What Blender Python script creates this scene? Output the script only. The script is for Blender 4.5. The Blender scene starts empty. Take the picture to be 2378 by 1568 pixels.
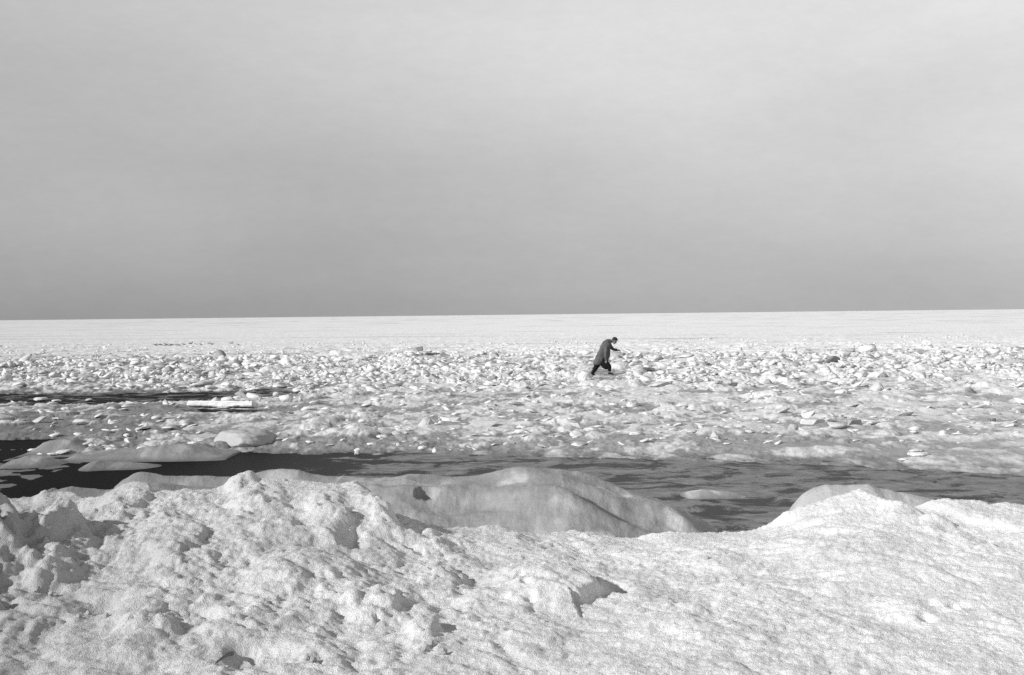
import bpy, bmesh, math, random
import numpy as np
from mathutils import Matrix, Vector, Euler

# ------------------------------------------------------------------ camera
CAMH = 2.6
FOC = 3301.0            # focal length in photo units (photo is 2377 x 1568 units)
CX, CY = 1188.5, 784.0
PITCH = math.atan(53.0 / FOC)
ROLL = -0.0109
sc = bpy.context.scene
col = sc.collection
cam_data = bpy.data.cameras.new("camera")
cam = bpy.data.objects.new("camera", cam_data)
col.objects.link(cam)
cam_data.sensor_width = 36.0
cam_data.lens = 36.0 * FOC / 2377.0
cam_data.clip_start = 0.1
cam_data.clip_end = 60000
CM = Matrix.Rotation(math.pi / 2 - PITCH, 4, 'X') @ Matrix.Rotation(ROLL, 4, 'Z')
cam.matrix_world = Matrix.Translation((0, 0, CAMH)) @ CM
sc.camera = cam

# ------------------------------------------------------------------ light
SUN_DIR = Vector((0.86, 0.51, 0.0)).normalized()     # horizontal travel of the light
SUN_EL = math.radians(26)
world = bpy.data.worlds.new("World")
sc.world = world
world.use_nodes = True
wn, wl = world.node_tree.nodes, world.node_tree.links
wn.clear()


def N(nodes, typ, **kw):
    n = nodes.new(typ)
    for k, v in kw.items():
        setattr(n, k, v)
    return n


def math_node(nodes, links, op, a, b=None, c=None, clamp=False):
    n = nodes.new('ShaderNodeMath')
    n.operation = op
    n.use_clamp = clamp
    for i, v in enumerate((a, b, c)):
        if v is None:
            continue
        if isinstance(v, (int, float)):
            n.inputs[i].default_value = v
        else:
            links.new(v, n.inputs[i])
    return n.outputs[0]


wout = N(wn, 'ShaderNodeOutputWorld')
bg = N(wn, 'ShaderNodeBackground')
sky = N(wn, 'ShaderNodeTexSky', sky_type='NISHITA')
sky.sun_disc = False
sky.sun_elevation = SUN_EL
sky.sun_rotation = math.atan2(-SUN_DIR.x, -SUN_DIR.y) % (2 * math.pi)
skybw = N(wn, 'ShaderNodeRGBToBW')
wl.new(sky.outputs[0], skybw.inputs[0])
tc = N(wn, 'ShaderNodeTexCoord')
sep = N(wn, 'ShaderNodeSeparateXYZ')
wl.new(tc.outputs['Generated'], sep.inputs[0])
X, Y, Z = sep.outputs
elev = math_node(wn, wl, 'ARCSINE', Z)                         # radians
azim = math_node(wn, wl, 'ARCTAN2', X, Y)                      # + to the right
# layers of high cloud above a grey bank of murk that lies along the horizon
mp = N(wn, 'ShaderNodeMapping')
mp.inputs['Scale'].default_value = (1, 1, 2.6)
wl.new(tc.outputs['Generated'], mp.inputs[0])
nz = N(wn, 'ShaderNodeTexNoise')
nz.inputs['Scale'].default_value = 3.1
nz.inputs['Detail'].default_value = 7
nz.inputs['Roughness'].default_value = 0.45
wl.new(mp.outputs[0], nz.inputs['Vector'])
nz2 = N(wn, 'ShaderNodeTexNoise')
nz2.inputs['Scale'].default_value = 55
nz2.inputs['Detail'].default_value = 4
nz2.inputs['Roughness'].default_value = 0.8
wl.new(mp.outputs[0], nz2.inputs['Vector'])
wob = math_node(wn, wl, 'MULTIPLY_ADD', nz.outputs[0], 0.075, -0.0375)
e2 = math_node(wn, wl, 'ADD', elev, wob)
e3 = math_node(wn, wl, 'DIVIDE', e2, 1.5708)
ramp = N(wn, 'ShaderNodeValToRGB')
cr = ramp.color_ramp
cr.interpolation = 'B_SPLINE'
SKYSTOPS = [(0.0, .40), (0.012, .42), (0.035, .49), (0.07, .57), (0.115, .67), (0.15, .72), (0.25, .48), (0.5, .22), (1.0, .15)]
while len(cr.elements) < len(SKYSTOPS):
    cr.elements.new(0.5)
for e, (p, v) in zip(cr.elements, SKYSTOPS):
    e.position = p
    e.color = (v, v, v, 1)
wl.new(e3, ramp.inputs[0])
azr = N(wn, 'ShaderNodeMapRange', clamp=True)
azr.interpolation_type = 'SMOOTHSTEP'
azr.inputs['From Min'].default_value = -0.55
azr.inputs['From Max'].default_value = 0.50
azr.inputs['To Min'].default_value = 0.74
azr.inputs['To Max'].default_value = 1.20
wl.new(azim, azr.inputs['Value'])
n2f = math_node(wn, wl, 'MULTIPLY', math_node(wn, wl, 'MULTIPLY_ADD', nz2.outputs[0], 0.14, 0.93), math_node(wn, wl, 'MULTIPLY_ADD', nz.outputs[0], 0.30, 0.85))
prod = math_node(wn, wl, 'MULTIPLY', ramp.outputs[0], azr.outputs[0])
prod = math_node(wn, wl, 'MULTIPLY', prod, n2f)
nsk = math_node(wn, wl, 'MULTIPLY', skybw.outputs[0], 0.07)
mixs = math_node(wn, wl, 'ADD', math_node(wn, wl, 'MULTIPLY', prod, 0.94), math_node(wn, wl, 'MULTIPLY', nsk, 0.06))
wl.new(mixs, bg.inputs['Color'])
bg.inputs['Strength'].default_value = 0.95
wl.new(bg.outputs[0], wout.inputs[0])

sun_data = bpy.data.lights.new("sun", 'SUN')
sun = bpy.data.objects.new("sun", sun_data)
col.objects.link(sun)
sun_data.energy = 4.4
sun_data.angle = math.radians(2.2)
sun_data.color = (1, 1, 1)          # a black-and-white photograph: neutral light
sdir = Vector((SUN_DIR.x * math.cos(SUN_EL), SUN_DIR.y * math.cos(SUN_EL), -math.sin(SUN_EL)))
sun.rotation_euler = sdir.to_track_quat('-Z', 'Y').to_euler()

sc.view_settings.view_transform = 'Standard'
sc.view_settings.look = 'None'
sc.view_settings.exposure = 0.12
sc.view_settings.gamma = 1.0
sc.view_settings.use_curve_mapping = False
sc.render.engine = 'CYCLES'
sc.cycles.use_denoising = False
sc.cycles.max_bounces = 5

# ------------------------------------------------------------------ photo -> place
CM3 = np.array(CM.to_3x3())


def ray(px, py):
    px = np.asarray(px, float)
    py = np.asarray(py, float)
    d = np.stack([(px - CX) / FOC, -(py - CY) / FOC, -np.ones_like(px)], 0)
    return np.tensordot(CM3, d, 1)


def at_z(px, py, z=0.0):
    r = ray(px, py)
    t = (z - CAMH) / r[2]
    return r[0] * t, r[1] * t


def at_y(px, py, y):
    r = ray(px, py)
    t = y / r[1]
    return r[0] * t, CAMH + r[2] * t


# ------------------------------------------------------------------ noise
def _hash(ix, iy, seed):
    h = (ix.astype(np.int64) * 374761393 + iy.astype(np.int64) * 668265263 + seed * 144269) & 0xFFFFFFFF
    h = ((h ^ (h >> 13)) * 1274126177) & 0xFFFFFFFF
    h = ((h ^ (h >> 16)) * 2246822519) & 0xFFFFFFFF
    return ((h ^ (h >> 15)) & 0xFFFFFF) / float(0x1000000)


def perlin(x, y, seed=0):
    x = np.asarray(x, float)
    y = np.asarray(y, float)
    x0 = np.floor(x)
    y0 = np.floor(y)
    fx, fy = x - x0, y - y0
    u = fx * fx * fx * (fx * (fx * 6 - 15) + 10)
    v = fy * fy * fy * (fy * (fy * 6 - 15) + 10)

    def g(dx, dy):
        a = _hash(x0 + dx, y0 + dy, seed) * 6.2831853
        return np.cos(a) * (fx - dx) + np.sin(a) * (fy - dy)
    n0 = g(0, 0) * (1 - u) + g(1, 0) * u
    n1 = g(0, 1) * (1 - u) + g(1, 1) * u
    return (n0 * (1 - v) + n1 * v) * 1.5


def fbm(x, y, octv=4, gain=0.5, seed=0, ridged=False):
    s = 0
    a = 1.0
    tot = 0
    for i in range(octv):
        n = perlin(x * 2 ** i + 17.3 * i, y * 2 ** i - 9.1 * i, seed + i)
        if ridged:
            n = 1 - 2 * np.abs(n)
        s = s + n * a
        tot += a
        a *= gain
    return s / tot


def clods(x, y, cell, seed=0, rmin=0.25, rmax=0.55, dens=1.0):
    """rounded lumps, height in units of the cell"""
    gx, gy = np.asarray(x) / cell, np.asarray(y) / cell
    ix, iy = np.floor(gx), np.floor(gy)
    out = np.zeros_like(gx)
    for dx in (-1, 0, 1):
        for dy in (-1, 0, 1):
            cx, cy = ix + dx, iy + dy
            jx = cx + _hash(cx, cy, seed)
            jy = cy + _hash(cx, cy, seed + 7)
            r = rmin + (rmax - rmin) * _hash(cx, cy, seed + 13)
            r = np.where(_hash(cx, cy, seed + 23) < dens, r, 0.0)
            d2 = (gx - jx) ** 2 + (gy - jy) ** 2
            out = np.maximum(out, np.sqrt(np.maximum(r * r - d2, 0)))
    return out


def sstep(a, b, x):
    t = np.clip((np.asarray(x, float) - a) / (b - a), 0, 1)
    return t * t * (3 - 2 * t)


# ------------------------------------------------------------------ terrain: the snow bank in front
crest_px = np.array([(-900, 1175), (-500, 1150), (-200, 1168), (0, 1163), (77, 1155), (95, 1149), (103, 1147), (112, 1153), (130, 1158), (167, 1157), (233, 1153),
    (283, 1145), (317, 1138), (367, 1138), (417, 1137), (483, 1138), (517, 1135), (533, 1118), (560, 1107), (580, 1103), (600, 1112), (617, 1108),
    (667, 1112), (717, 1118), (793, 1125), (812, 1119), (822, 1116), (836, 1123), (855, 1137), (869, 1149), (880, 1172), (889, 1189), (930, 1195), (975, 1212),
    (999, 1221), (1040, 1224), (1089, 1225), (1156, 1222), (1192, 1235), (1242, 1240), (1260, 1238), (1312, 1238), (1332, 1234), (1370, 1236),
    (1402, 1247), (1476, 1248), (1519, 1238), (1585, 1234), (1628, 1237), (1702, 1237), (1742, 1234), (1785, 1218), (1818, 1192), (1868, 1173),
    (1918, 1158), (1968, 1145), (1995, 1137), (2025, 1147), (2052, 1165), (2068, 1180), (2102, 1182), (2132, 1177), (2158, 1163), (2192, 1158),
    (2225, 1162), (2265, 1161), (2298, 1171), (2318, 1167), (2378, 1172), (2600, 1185), (2900, 1170), (3300, 1190)], float)


def yc_of(x):
    return 10.3 + 0.25 * np.sin(x * 1.3 + 0.6) + 0.12 * np.sin(x * 3.1)


_cx, _cz = at_y(crest_px[:, 0], crest_px[:, 1], 10.3)
for _ in range(3):
    _cx, _cz = at_y(crest_px[:, 0], crest_px[:, 1], yc_of(_cx))
_gx = np.linspace(-14, 14, 2801)
_gz = np.interp(_gx, _cx, _cz)


def _blur(a, n):
    k = np.hanning(n * 2 + 1)
    k /= k.sum()
    return np.convolve(np.pad(a, n, mode='edge'), k, 'valid')


_gz0 = _blur(_gz, 3)
_gz1 = _blur(_gz, 60)


# hand-placed lumps on the bank: photo x, photo y, half-width along x (m), along y (m), height (m), turn
BUMPS = [
    (700, 1385, .3, .6, .06, .3), (985, 1465, .10, .20, .07, 0),
    (760, 1265, .20, .6, .09, .2), (270, 1290, .22, .5, .10, .2), (150, 1330, .16, .35, .10, .1),
    (115, 1390, .12, .22, .08, 0), (420, 1370, .20, .5, .08, .3), (330, 1220, .15, .5, .08, .1), (500, 1215, .18, .6, .06, .2),
    (620, 1300, .2, .7, .06, .25), (-200, 1370, .78, 1.3, .66, 0.0), (-120, 1300, .4, .5, .16, 0.0), (40, 1450, .25, .4, .09, 0),
    (2120, 1420, .14, .3, .045, .1), (2195, 1408, .06, .12, .035, 0), (1900, 1270, .5, 1.1, .05, .3), (2180, 1240, .45, 1.0, .05, .2),
    (2040, 1480, .25, .8, .05, .35), (1660, 1290, .18, .5, .05, .2), (1560, 1420, .3, .8, .04, .3), (1230, 1450, .25, .3, .05, 0),
    (560, 1470, .2, .3, .06, 0), (350, 1500, .25, .3, .06, 0), (1800, 1390, .3, .7, .035, .3), (960, 1250, .25, .5, .05, 0),
    (1120, 1380, .12, .25, .05, 0), (620, 1180, .16, .5, .05, .2), (730, 1190, .14, .4, .05, .1), (2290, 1330, .3, .8, .05, .2)]
DENTS = [  # sharp hollows
    (1432, 1345, .08, .26, -.04, .12), (965, 1400, .09, .16, -.06, 0), (1020, 1395, .14, .22, -.05, .2), (345, 1270, .16, .30, -.09, .1), (738, 1529, .020, .05, -.035, .0),
    (1220, 1368, .025, .07, -.05, .2), (1205, 1352, .03, .08, -.04, -.2), (1232, 1390, .03, .04, -.03, 0), 
    (815, 1310, .10, .20, -.05, .2), (2152, 1430, .05, .10, -.05, 0), (2215, 1412, .03, .06, -.04, 0),
    (450, 1460, .12, .22, -.05, 0), (600, 1520, .18, .2, -.05, 0), (850, 1530, .05, .04, -.05, 0), (60, 1300, .25, .7, -.08, 0), (250, 1430, .10, .14, -.05, 0),
    (560, 1510, .08, .12, -.03, 0), (210, 1250, .20, .5, -.08, .2), (215, 1190, .22, .6, -.06, .2)]
PLATES = [  # broad lumps with a steep rim: photo x, y, half-width, half-depth (m), height, turn
    (1290, 1350, .29, .50, .115, .15), (868, 1414, .15, .28, .065, .1), (985, 1455, .09, .13, .03, 0), (300, 1262, .16, .45, .06, .2), (-30, 1285, .22, .5, .07, .1),
    (770, 1300, .14, .34, .045, .2), (120, 1330, .14, .30, .06, 0), (420, 1330, .16, .4, .045, .25), (1190, 1400, .10, .14, .025, 0),
    (560, 1240, .16, .4, .04, .2), (160, 1230, .16, .4, .05, .1), (640, 1400, .16, .3, .035, .2), (330, 1450, .12, .2, .035, 0), (1040, 1340, .12, .22, .03, .2)]
_PL = [(*map(float, at_z(b[0], b[1], 1.02)), *b[2:]) for b in PLATES]
_B = [(*map(float, at_z(b[0], b[1], 1.02)), *b[2:]) for b in BUMPS + DENTS]


def bank_h(x, y, detail=True):
    x = np.asarray(x, float)
    y = np.asarray(y, float)
    yc = yc_of(x)
    away = np.maximum(yc - y, 0)
    zc_s = np.interp(x, _gx, _gz1)
    zc_d = np.interp(x - .30 * away + .25 * away * perlin(x * 3, y * 4, 71), _gx, _gz0)
    near = 0.93 + 0.05 * np.sin(x * 0.9 + 1.0)
    t = np.clip((y - 5.2) / (yc - 5.2), 0, 1)
    z = near + (zc_s - near) * t ** 1.35
    wc = sstep(1.25, 0.0, np.abs(yc - y)) * (1 + .35 * sstep(.1, .5, away) * perlin(x * 4, y * 4, 72))
    z = z + (zc_d - zc_s) * wc
    # to the sides and behind, the shore rises gently
    z = z + 0.10 * sstep(4.5, -3, y) + 0.03 * np.maximum(np.abs(x) - 5, 0)
    wrp = fbm(x * 3.0, y * 2.0, 3, .5, 15)
    wrp2 = fbm(x * 11.0, y * 9.0, 2, .5, 16)
    fade = sstep(-.1, .9, yc - y)
    for (bx, by, sx, sy, h, rot) in _B:
        c, s = math.cos(rot), math.sin(rot)
        dx, dy = x - bx, y - by
        u = (dx * c + dy * s) / sx
        v = (-dx * s + dy * c) / sy
        r = np.sqrt(u * u + v * v) + .30 * wrp + .12 * wrp2
        z = z + h * (.62 if h > 0 else 1.0) * (1 - sstep(0.2, 1.35, r)) * fade
    for (bx, by, sx, sy, h, rot) in _PL:
        c, s = math.cos(rot), math.sin(rot)
        dx, dy = x - bx, y - by
        u = (dx * c + dy * s) / sx
        v = (-dx * s + dy * c) / sy
        r = np.sqrt(u * u + v * v) + .22 * wrp + .10 * wrp2
        z = z + h * (1 - .35 * np.clip(r, 0, 1) ** 2) * (1 - sstep(0.78, 1.08 + .5 * (u < 0), r))
    q = sstep(0.0, 0.7, yc - y)           # 0 at crest
    px = CX + FOC * x / np.maximum(y, 1)
    amp = np.interp(px, [-400, 0, 500, 950, 1500, 2400, 3000], [.70, .70, .68, .60, .50, .44, .5])
    # drift direction
    c, s = math.cos(0.36), math.sin(0.36)
    u = (x * c + y * s)
    v = (-x * s + y * c) * 0.50
    wx = 0.10 * perlin(x * 2, y * 2, 91)
    wy = 0.10 * perlin(x * 2, y * 2, 92)
    z = z + amp * (0.3 + 0.7 * q) * (0.070 * fbm((u + wx) * 1.3, (v + wy) * 1.5, 3, .5, 11) + 0.055 * (np.abs(perlin((u + wx) * 2.3, (v + wy) * 2.6, 55)) - .3) + .040 * (np.abs(perlin((u + wx) * 5.6, (v + wy) * 11, 56)) - .3) + 0.034 * fbm((u + wx) * 3.6, (v + wy) * 5.6, 3, .55, 31))
    if detail:
        lump = (.35 + .65 * sstep(-0.15, 0.35, fbm(x * 1.1, y * 0.7, 3, .5, 77))) * np.interp(px, [0, 900, 1400, 2400], [1, .85, .5, .45])
        z = z + amp * 0.018 * fbm(x * 9 + 3 * wx, y * 7, 4, .62, 41) * (0.6 + lump)
        z = z + lump * 0.30 * .115 * clods(x + .02 * perlin(x * 30, y * 30, 3), y, .115, 5, .2, .55, .55) * 1.3
        z = z + lump * .050 * 0.42 * clods(x + .01 * perlin(x * 60, y * 60, 4), y + .01 * perlin(x * 60, y * 60, 6), .050, 9, .25, .6, .7)
        z = z + 0.012 * fbm(x * 34, y * 31, 3, .75, 61) + .007 * amp * fbm(x * 18, y * 15, 2, .6, 62)
    # behind the crest it falls to the ice
    back = np.maximum(y - yc, 0)
    z = z - 0.9 * back ** 1.25 - 0.3 * sstep(0.0, 0.25, back) * np.minimum(back, 1)
    return z


def axis(dense0, dense1, step, lo, hi, grow=1.12):
    a = list(np.arange(dense0, dense1 + step / 2, step))
    s = step
    while a[-1] < hi:
        s *= grow
        a.append(a[-1] + s)
    s = step
    b = []
    c = dense0
    while c > lo:
        s *= grow
        c -= s
        b.append(c)
    return np.array(b[::-1] + a)


def grid_mesh(name, Xg, Yg, Zg, attrs=None, smooth=True):
    ny, nx = Xg.shape
    me = bpy.data.meshes.new(name)
    nv = nx * ny
    co = np.stack([Xg, Yg, Zg], -1).reshape(-1, 3).astype(np.float32)
    idx = np.arange(nv).reshape(ny, nx)
    q = np.stack([idx[:-1, :-1], idx[:-1, 1:], idx[1:, 1:], idx[1:, :-1]], -1).reshape(-1, 4).astype(np.int32)
    me.vertices.add(nv)
    me.vertices.foreach_set('co', co.ravel())
    me.loops.add(q.size)
    me.loops.foreach_set('vertex_index', q.ravel())
    me.polygons.add(len(q))
    me.polygons.foreach_set('loop_start', np.arange(0, q.size, 4, dtype=np.int32))
    me.polygons.foreach_set('loop_total', np.full(len(q), 4, np.int32))
    me.update()
    me.validate()
    if smooth:
        me.polygons.foreach_set('use_smooth', np.ones(len(q), bool))
    for k, v in (attrs or {}).items():
        at = me.attributes.new(k, 'FLOAT', 'POINT')
        at.data.foreach_set('value', v.reshape(-1).astype(np.float32))
    return me


# ------------------------------------------------------------------ materials
def new_mat(name):
    m = bpy.data.materials.new(name)
    m.use_nodes = True
    nt = m.node_tree
    b = nt.nodes['Principled BSDF']
    return m, nt.nodes, nt.links, b


def noise(nodes, links, scale, detail=3, rough=0.5, vec=None, dist=0.0):
    n = nodes.new('ShaderNodeTexNoise')
    n.inputs['Scale'].default_value = scale
    n.inputs['Detail'].default_value = detail
    n.inputs['Roughness'].default_value = rough
    n.inputs['Distortion'].default_value = dist
    if vec is not None:
        links.new(vec, n.inputs['Vector'])
    return n.outputs[0]


def gray(nodes, links, val):
    c = nodes.new('ShaderNodeCombineColor')
    for i in range(3):
        links.new(val, c.inputs[i])
    return c.outputs[0]


def snow_material():
    m, nd, lk, b = new_mat("bank_snow")
    tc = nd.new('ShaderNodeTexCoord')
    n1 = noise(nd, lk, 2.1, 5, .6, tc.outputs['Object'])
    n2 = noise(nd, lk, 46, 3, .75, tc.outputs['Object'])
    n3 = noise(nd, lk, 130, 2, .8, tc.outputs['Object'])
    v = math_node(nd, lk, 'MULTIPLY_ADD', n1, 0.22, 0.68)
    v = math_node(nd, lk, 'MULTIPLY_ADD', n2, 0.30, math_node(nd, lk, 'SUBTRACT', v, 0.15))
    v = math_node(nd, lk, 'MULTIPLY_ADD', n3, 0.50, math_node(nd, lk, 'SUBTRACT', v, 0.25))
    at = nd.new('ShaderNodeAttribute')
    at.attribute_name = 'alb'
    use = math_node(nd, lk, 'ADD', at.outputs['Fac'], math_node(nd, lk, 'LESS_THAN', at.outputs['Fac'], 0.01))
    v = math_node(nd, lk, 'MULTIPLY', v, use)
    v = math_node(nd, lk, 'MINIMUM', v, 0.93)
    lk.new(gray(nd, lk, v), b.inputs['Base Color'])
    b.inputs['Roughness'].default_value = 0.7
    b.inputs['Specular IOR Level'].default_value = 0.25
    bp = nd.new('ShaderNodeBump')
    bp.inputs['Strength'].default_value = 0.9
    bp.inputs['Distance'].default_value = 0.012
    h = math_node(nd, lk, 'MULTIPLY_ADD', n3, 0.8, n2)
    lk.new(h, bp.inputs['Height'])
    lk.new(bp.outputs[0], b.inputs['Normal'])
    return m


def ice_material():
    m, nd, lk, b = new_mat("sea_ice")
    tc = nd.new('ShaderNodeTexCoord')
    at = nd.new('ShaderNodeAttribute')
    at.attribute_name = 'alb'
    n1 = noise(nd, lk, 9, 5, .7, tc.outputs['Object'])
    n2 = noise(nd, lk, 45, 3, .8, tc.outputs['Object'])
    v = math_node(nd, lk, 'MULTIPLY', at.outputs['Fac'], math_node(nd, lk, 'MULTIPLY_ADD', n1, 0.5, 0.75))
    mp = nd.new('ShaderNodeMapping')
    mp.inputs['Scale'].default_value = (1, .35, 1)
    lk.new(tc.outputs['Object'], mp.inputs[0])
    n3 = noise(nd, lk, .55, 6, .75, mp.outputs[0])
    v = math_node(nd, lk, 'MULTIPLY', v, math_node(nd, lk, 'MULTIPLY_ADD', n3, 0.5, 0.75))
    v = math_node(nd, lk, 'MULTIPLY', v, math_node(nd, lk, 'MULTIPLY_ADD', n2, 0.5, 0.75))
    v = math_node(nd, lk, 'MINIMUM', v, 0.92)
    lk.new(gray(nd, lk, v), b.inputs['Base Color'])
    b.inputs['Roughness'].default_value = 0.6
    b.inputs['Specular IOR Level'].default_value = 0.2
    bp = nd.new('ShaderNodeBump')
    bp.inputs['Strength'].default_value = 0.7
    bp.inputs['Distance'].default_value = 0.02
    lk.new(math_node(nd, lk, 'MULTIPLY_ADD', n2, 0.5, n1), bp.inputs['Height'])
    lk.new(bp.outputs[0], b.inputs['Normal'])
    return m


def block_material(name, lo, hi, sc_=6.0):
    m, nd, lk, b = new_mat(name)
    tc = nd.new('ShaderNodeTexCoord')
    oi = nd.new('ShaderNodeObjectInfo')
    n1 = noise(nd, lk, sc_, 5, .7, tc.outputs['Object'])
    n2 = noise(nd, lk, sc_ * 8, 3, .8, tc.outputs['Object'])
    v = math_node(nd, lk, 'MULTIPLY_ADD', oi.outputs['Random'], hi - lo, lo)
    v = math_node(nd, lk, 'MULTIPLY', v, math_node(nd, lk, 'MULTIPLY_ADD', n1, 0.4, 0.80))
    v = math_node(nd, lk, 'MULTIPLY', v, math_node(nd, lk, 'MULTIPLY_ADD', n2, 0.24, 0.88))
    v = math_node(nd, lk, 'MINIMUM', v, 0.92)
    lk.new(gray(nd, lk, v), b.inputs['Base Color'])
    b.inputs['Roughness'].default_value = 0.55
    b.inputs['Specular IOR Level'].default_value = 0.3
    bp = nd.new('ShaderNodeBump')
    bp.inputs['Strength'].default_value = 0.6
    bp.inputs['Distance'].default_value = 0.03
    lk.new(n1, bp.inputs['Height'])
    lk.new(bp.outputs[0], b.inputs['Normal'])
    return m


def water_material():
    m, nd, lk, b = new_mat("sea_water")
    tc = nd.new('ShaderNodeTexCoord')
    sep = nd.new('ShaderNodeSeparateXYZ')
    lk.new(tc.outputs['Object'], sep.inputs[0])
    mp = nd.new('ShaderNodeMapping')
    mp.inputs['Scale'].default_value = (0.8, 0.75, 1)
    lk.new(tc.outputs['Object'], mp.inputs[0])
    a = noise(nd, lk, 1.35, 8, .72, mp.outputs[0], .5)
    # newly frozen grey skin, thicker towards the right of the lead
    xr = nd.new('ShaderNodeMapRange')
    xr.interpolation_type = 'SMOOTHSTEP'
    xr.inputs['From Min'].default_value = -6.2
    xr.inputs['From Max'].default_value = -1.0
    xr.inputs['To Min'].default_value = -0.20
    xr.inputs['To Max'].default_value = 0.03
    lk.new(sep.outputs[0], xr.inputs['Value'])
    yr = nd.new('ShaderNodeMapRange')
    yr.inputs['From Min'].default_value = 34
    yr.inputs['From Max'].default_value = 40
    yr.inputs['To Min'].default_value = 0.0
    yr.inputs['To Max'].default_value = 0.165
    lk.new(sep.outputs[1], yr.inputs['Value'])
    s = math_node(nd, lk, 'ADD', math_node(nd, lk, 'ADD', a, xr.outputs[0]), yr.outputs[0])
    mr = nd.new('ShaderNodeMapRange')
    mr.inputs['From Min'].default_value = 0.47
    mr.inputs['From Max'].default_value = 0.535
    mr.inputs['To Min'].default_value = 0.0
    mr.inputs['To Max'].default_value = 1.0
    lk.new(s, mr.inputs['Value'])
    xr2 = nd.new('ShaderNodeMapRange')
    xr2.interpolation_type = 'SMOOTHSTEP'
    xr2.inputs['From Min'].default_value = -6.5
    xr2.inputs['From Max'].default_value = 0.5
    xr2.inputs['To Min'].default_value = 0.003
    xr2.inputs['To Max'].default_value = 0.036
    lk.new(sep.outputs[0], xr2.inputs['Value'])
    f = noise(nd, lk, 22, 4, .75, tc.outputs['Object'])
    g2 = noise(nd, lk, 3.5, 5, .7, mp.outputs[0], .6)
    grey = math_node(nd, lk, 'MULTIPLY_ADD', f, 0.12, math_node(nd, lk, 'MULTIPLY_ADD', g2, 0.46, -0.10))
    mixn = nd.new('ShaderNodeMix')
    mixn.data_type = 'FLOAT'
    lk.new(mr.outputs[0], mixn.inputs[0])
    lk.new(xr2.outputs[0], mixn.inputs[2])
    lk.new(grey, mixn.inputs[3])
    lk.new(gray(nd, lk, mixn.outputs[0]), b.inputs['Base Color'])
    b.inputs['Roughness'].default_value = 0.45
    lk.new(math_node(nd, lk, 'MULTIPLY', xr2.outputs[0], 2.2), b.inputs['Specular IOR Level'])
    bp = nd.new('ShaderNodeBump')
    bp.inputs['Strength'].default_value = 0.5
    bp.inputs['Distance'].default_value = 0.02
    lk.new(math_node(nd, lk, 'ADD', f, mr.outputs[0]), bp.inputs['Height'])
    lk.new(bp.outputs[0], b.inputs['Normal'])
    return m


def plain(name, v, rough=0.7, spec=0.3, sc_=30, var=.3):
    m, nd, lk, b = new_mat(name)
    tc = nd.new('ShaderNodeTexCoord')
    n1 = noise(nd, lk, sc_, 4, .65, tc.outputs['Object'])
    val = math_node(nd, lk, 'MULTIPLY', math_node(nd, lk, 'MULTIPLY_ADD', n1, 2 * var, 1 - var), v)
    lk.new(gray(nd, lk, val), b.inputs['Base Color'])
    b.inputs['Roughness'].default_value = rough
    b.inputs['Specular IOR Level'].default_value = spec
    bp = nd.new('ShaderNodeBump')
    bp.inputs['Strength'].default_value = 0.4
    bp.inputs['Distance'].default_value = 0.01
    lk.new(n1, bp.inputs['Height'])
    lk.new(bp.outputs[0], b.inputs['Normal'])
    return m


M_SNOW = snow_material()
M_ICE = ice_material()
M_WATER = water_material()
M_BLOCK = block_material("ice_block_white", .48, .74)
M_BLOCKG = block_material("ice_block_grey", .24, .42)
M_RUBBLE = block_material("ice_rubble_mixed", .66, .70, 1.4)


def add(name, me, mat=None, parent=None):
    o = bpy.data.objects.new(name, me)
    col.objects.link(o)
    if mat is not None and not me.materials:
        me.materials.append(mat)
    if parent is not None:
        o.parent = parent
    return o


def tag(o, label=None, cat=None, group=None, kind=None):
    if label:
        o['label'] = label
    if cat:
        o['category'] = cat
    if group:
        o['group'] = group
    if kind:
        o['kind'] = kind
    return o


# ------------------------------------------------------------------ build: snow bank
xs = axis(-4.1, 4.1, 0.0105, -16, 16, 1.10)
ys = axis(5.9, 11.3, 0.0145, -6, 13.2, 1.12)
Xb, Yb = np.meshgrid(xs, ys)
Zb = bank_h(Xb, Yb)
# snow albedo darker towards the left, lightest on the right, with random mottling
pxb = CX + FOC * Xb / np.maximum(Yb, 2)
tone_noise = fbm(Xb * 1.7, Yb * 1.1, 4, .6, 88)
Ab = np.interp(pxb, [-300, 0, 350, 900, 1500, 2400], [.50, .55, .72, .88, .98, 1.04]) * (1 + .25 * tone_noise)
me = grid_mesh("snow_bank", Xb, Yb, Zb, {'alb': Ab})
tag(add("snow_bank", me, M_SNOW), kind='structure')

# ------------------------------------------------------------------ sea ice
edge_px = np.array([(-1500, 1030), (-600, 1035), (0, 1043), (150, 1047), (185, 1062), (330, 1069), (450, 1061), (520, 1048), (700, 1052), (1000, 1052),
                    (1200, 1057), (1500, 1066), (1750, 1075), (2000, 1085), (2200, 1092), (2377, 1104), (2800, 1120), (3800, 1140)], float)
_ex, _ey = at_z(edge_px[:, 0], edge_px[:, 1], 0.0)


class Crest:
    def __init__(self, pts, y, front, back, foot, base=0.0):
        self.base = base
        p = np.array(pts, float)
        self.y, self.front, self.back, self.foot = y, front, back, foot
        self.x, self.z = at_y(p[:, 0], p[:, 1], y)

    def h(self, x, y):
        zc = np.interp(x, self.x, self.z, left=-1, right=-1)
        d = y - self.y
        tf = self.base * sstep(-self.front - 1.2, -self.front, d) + (1 - self.base) * sstep(-self.front, 0, d)
        tb = 1 - sstep(0, self.back, d)
        f = np.where(d < 0, tf, tb)
        return np.where(zc > -.9, self.foot + (zc - self.foot) * f, -1)


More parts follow.
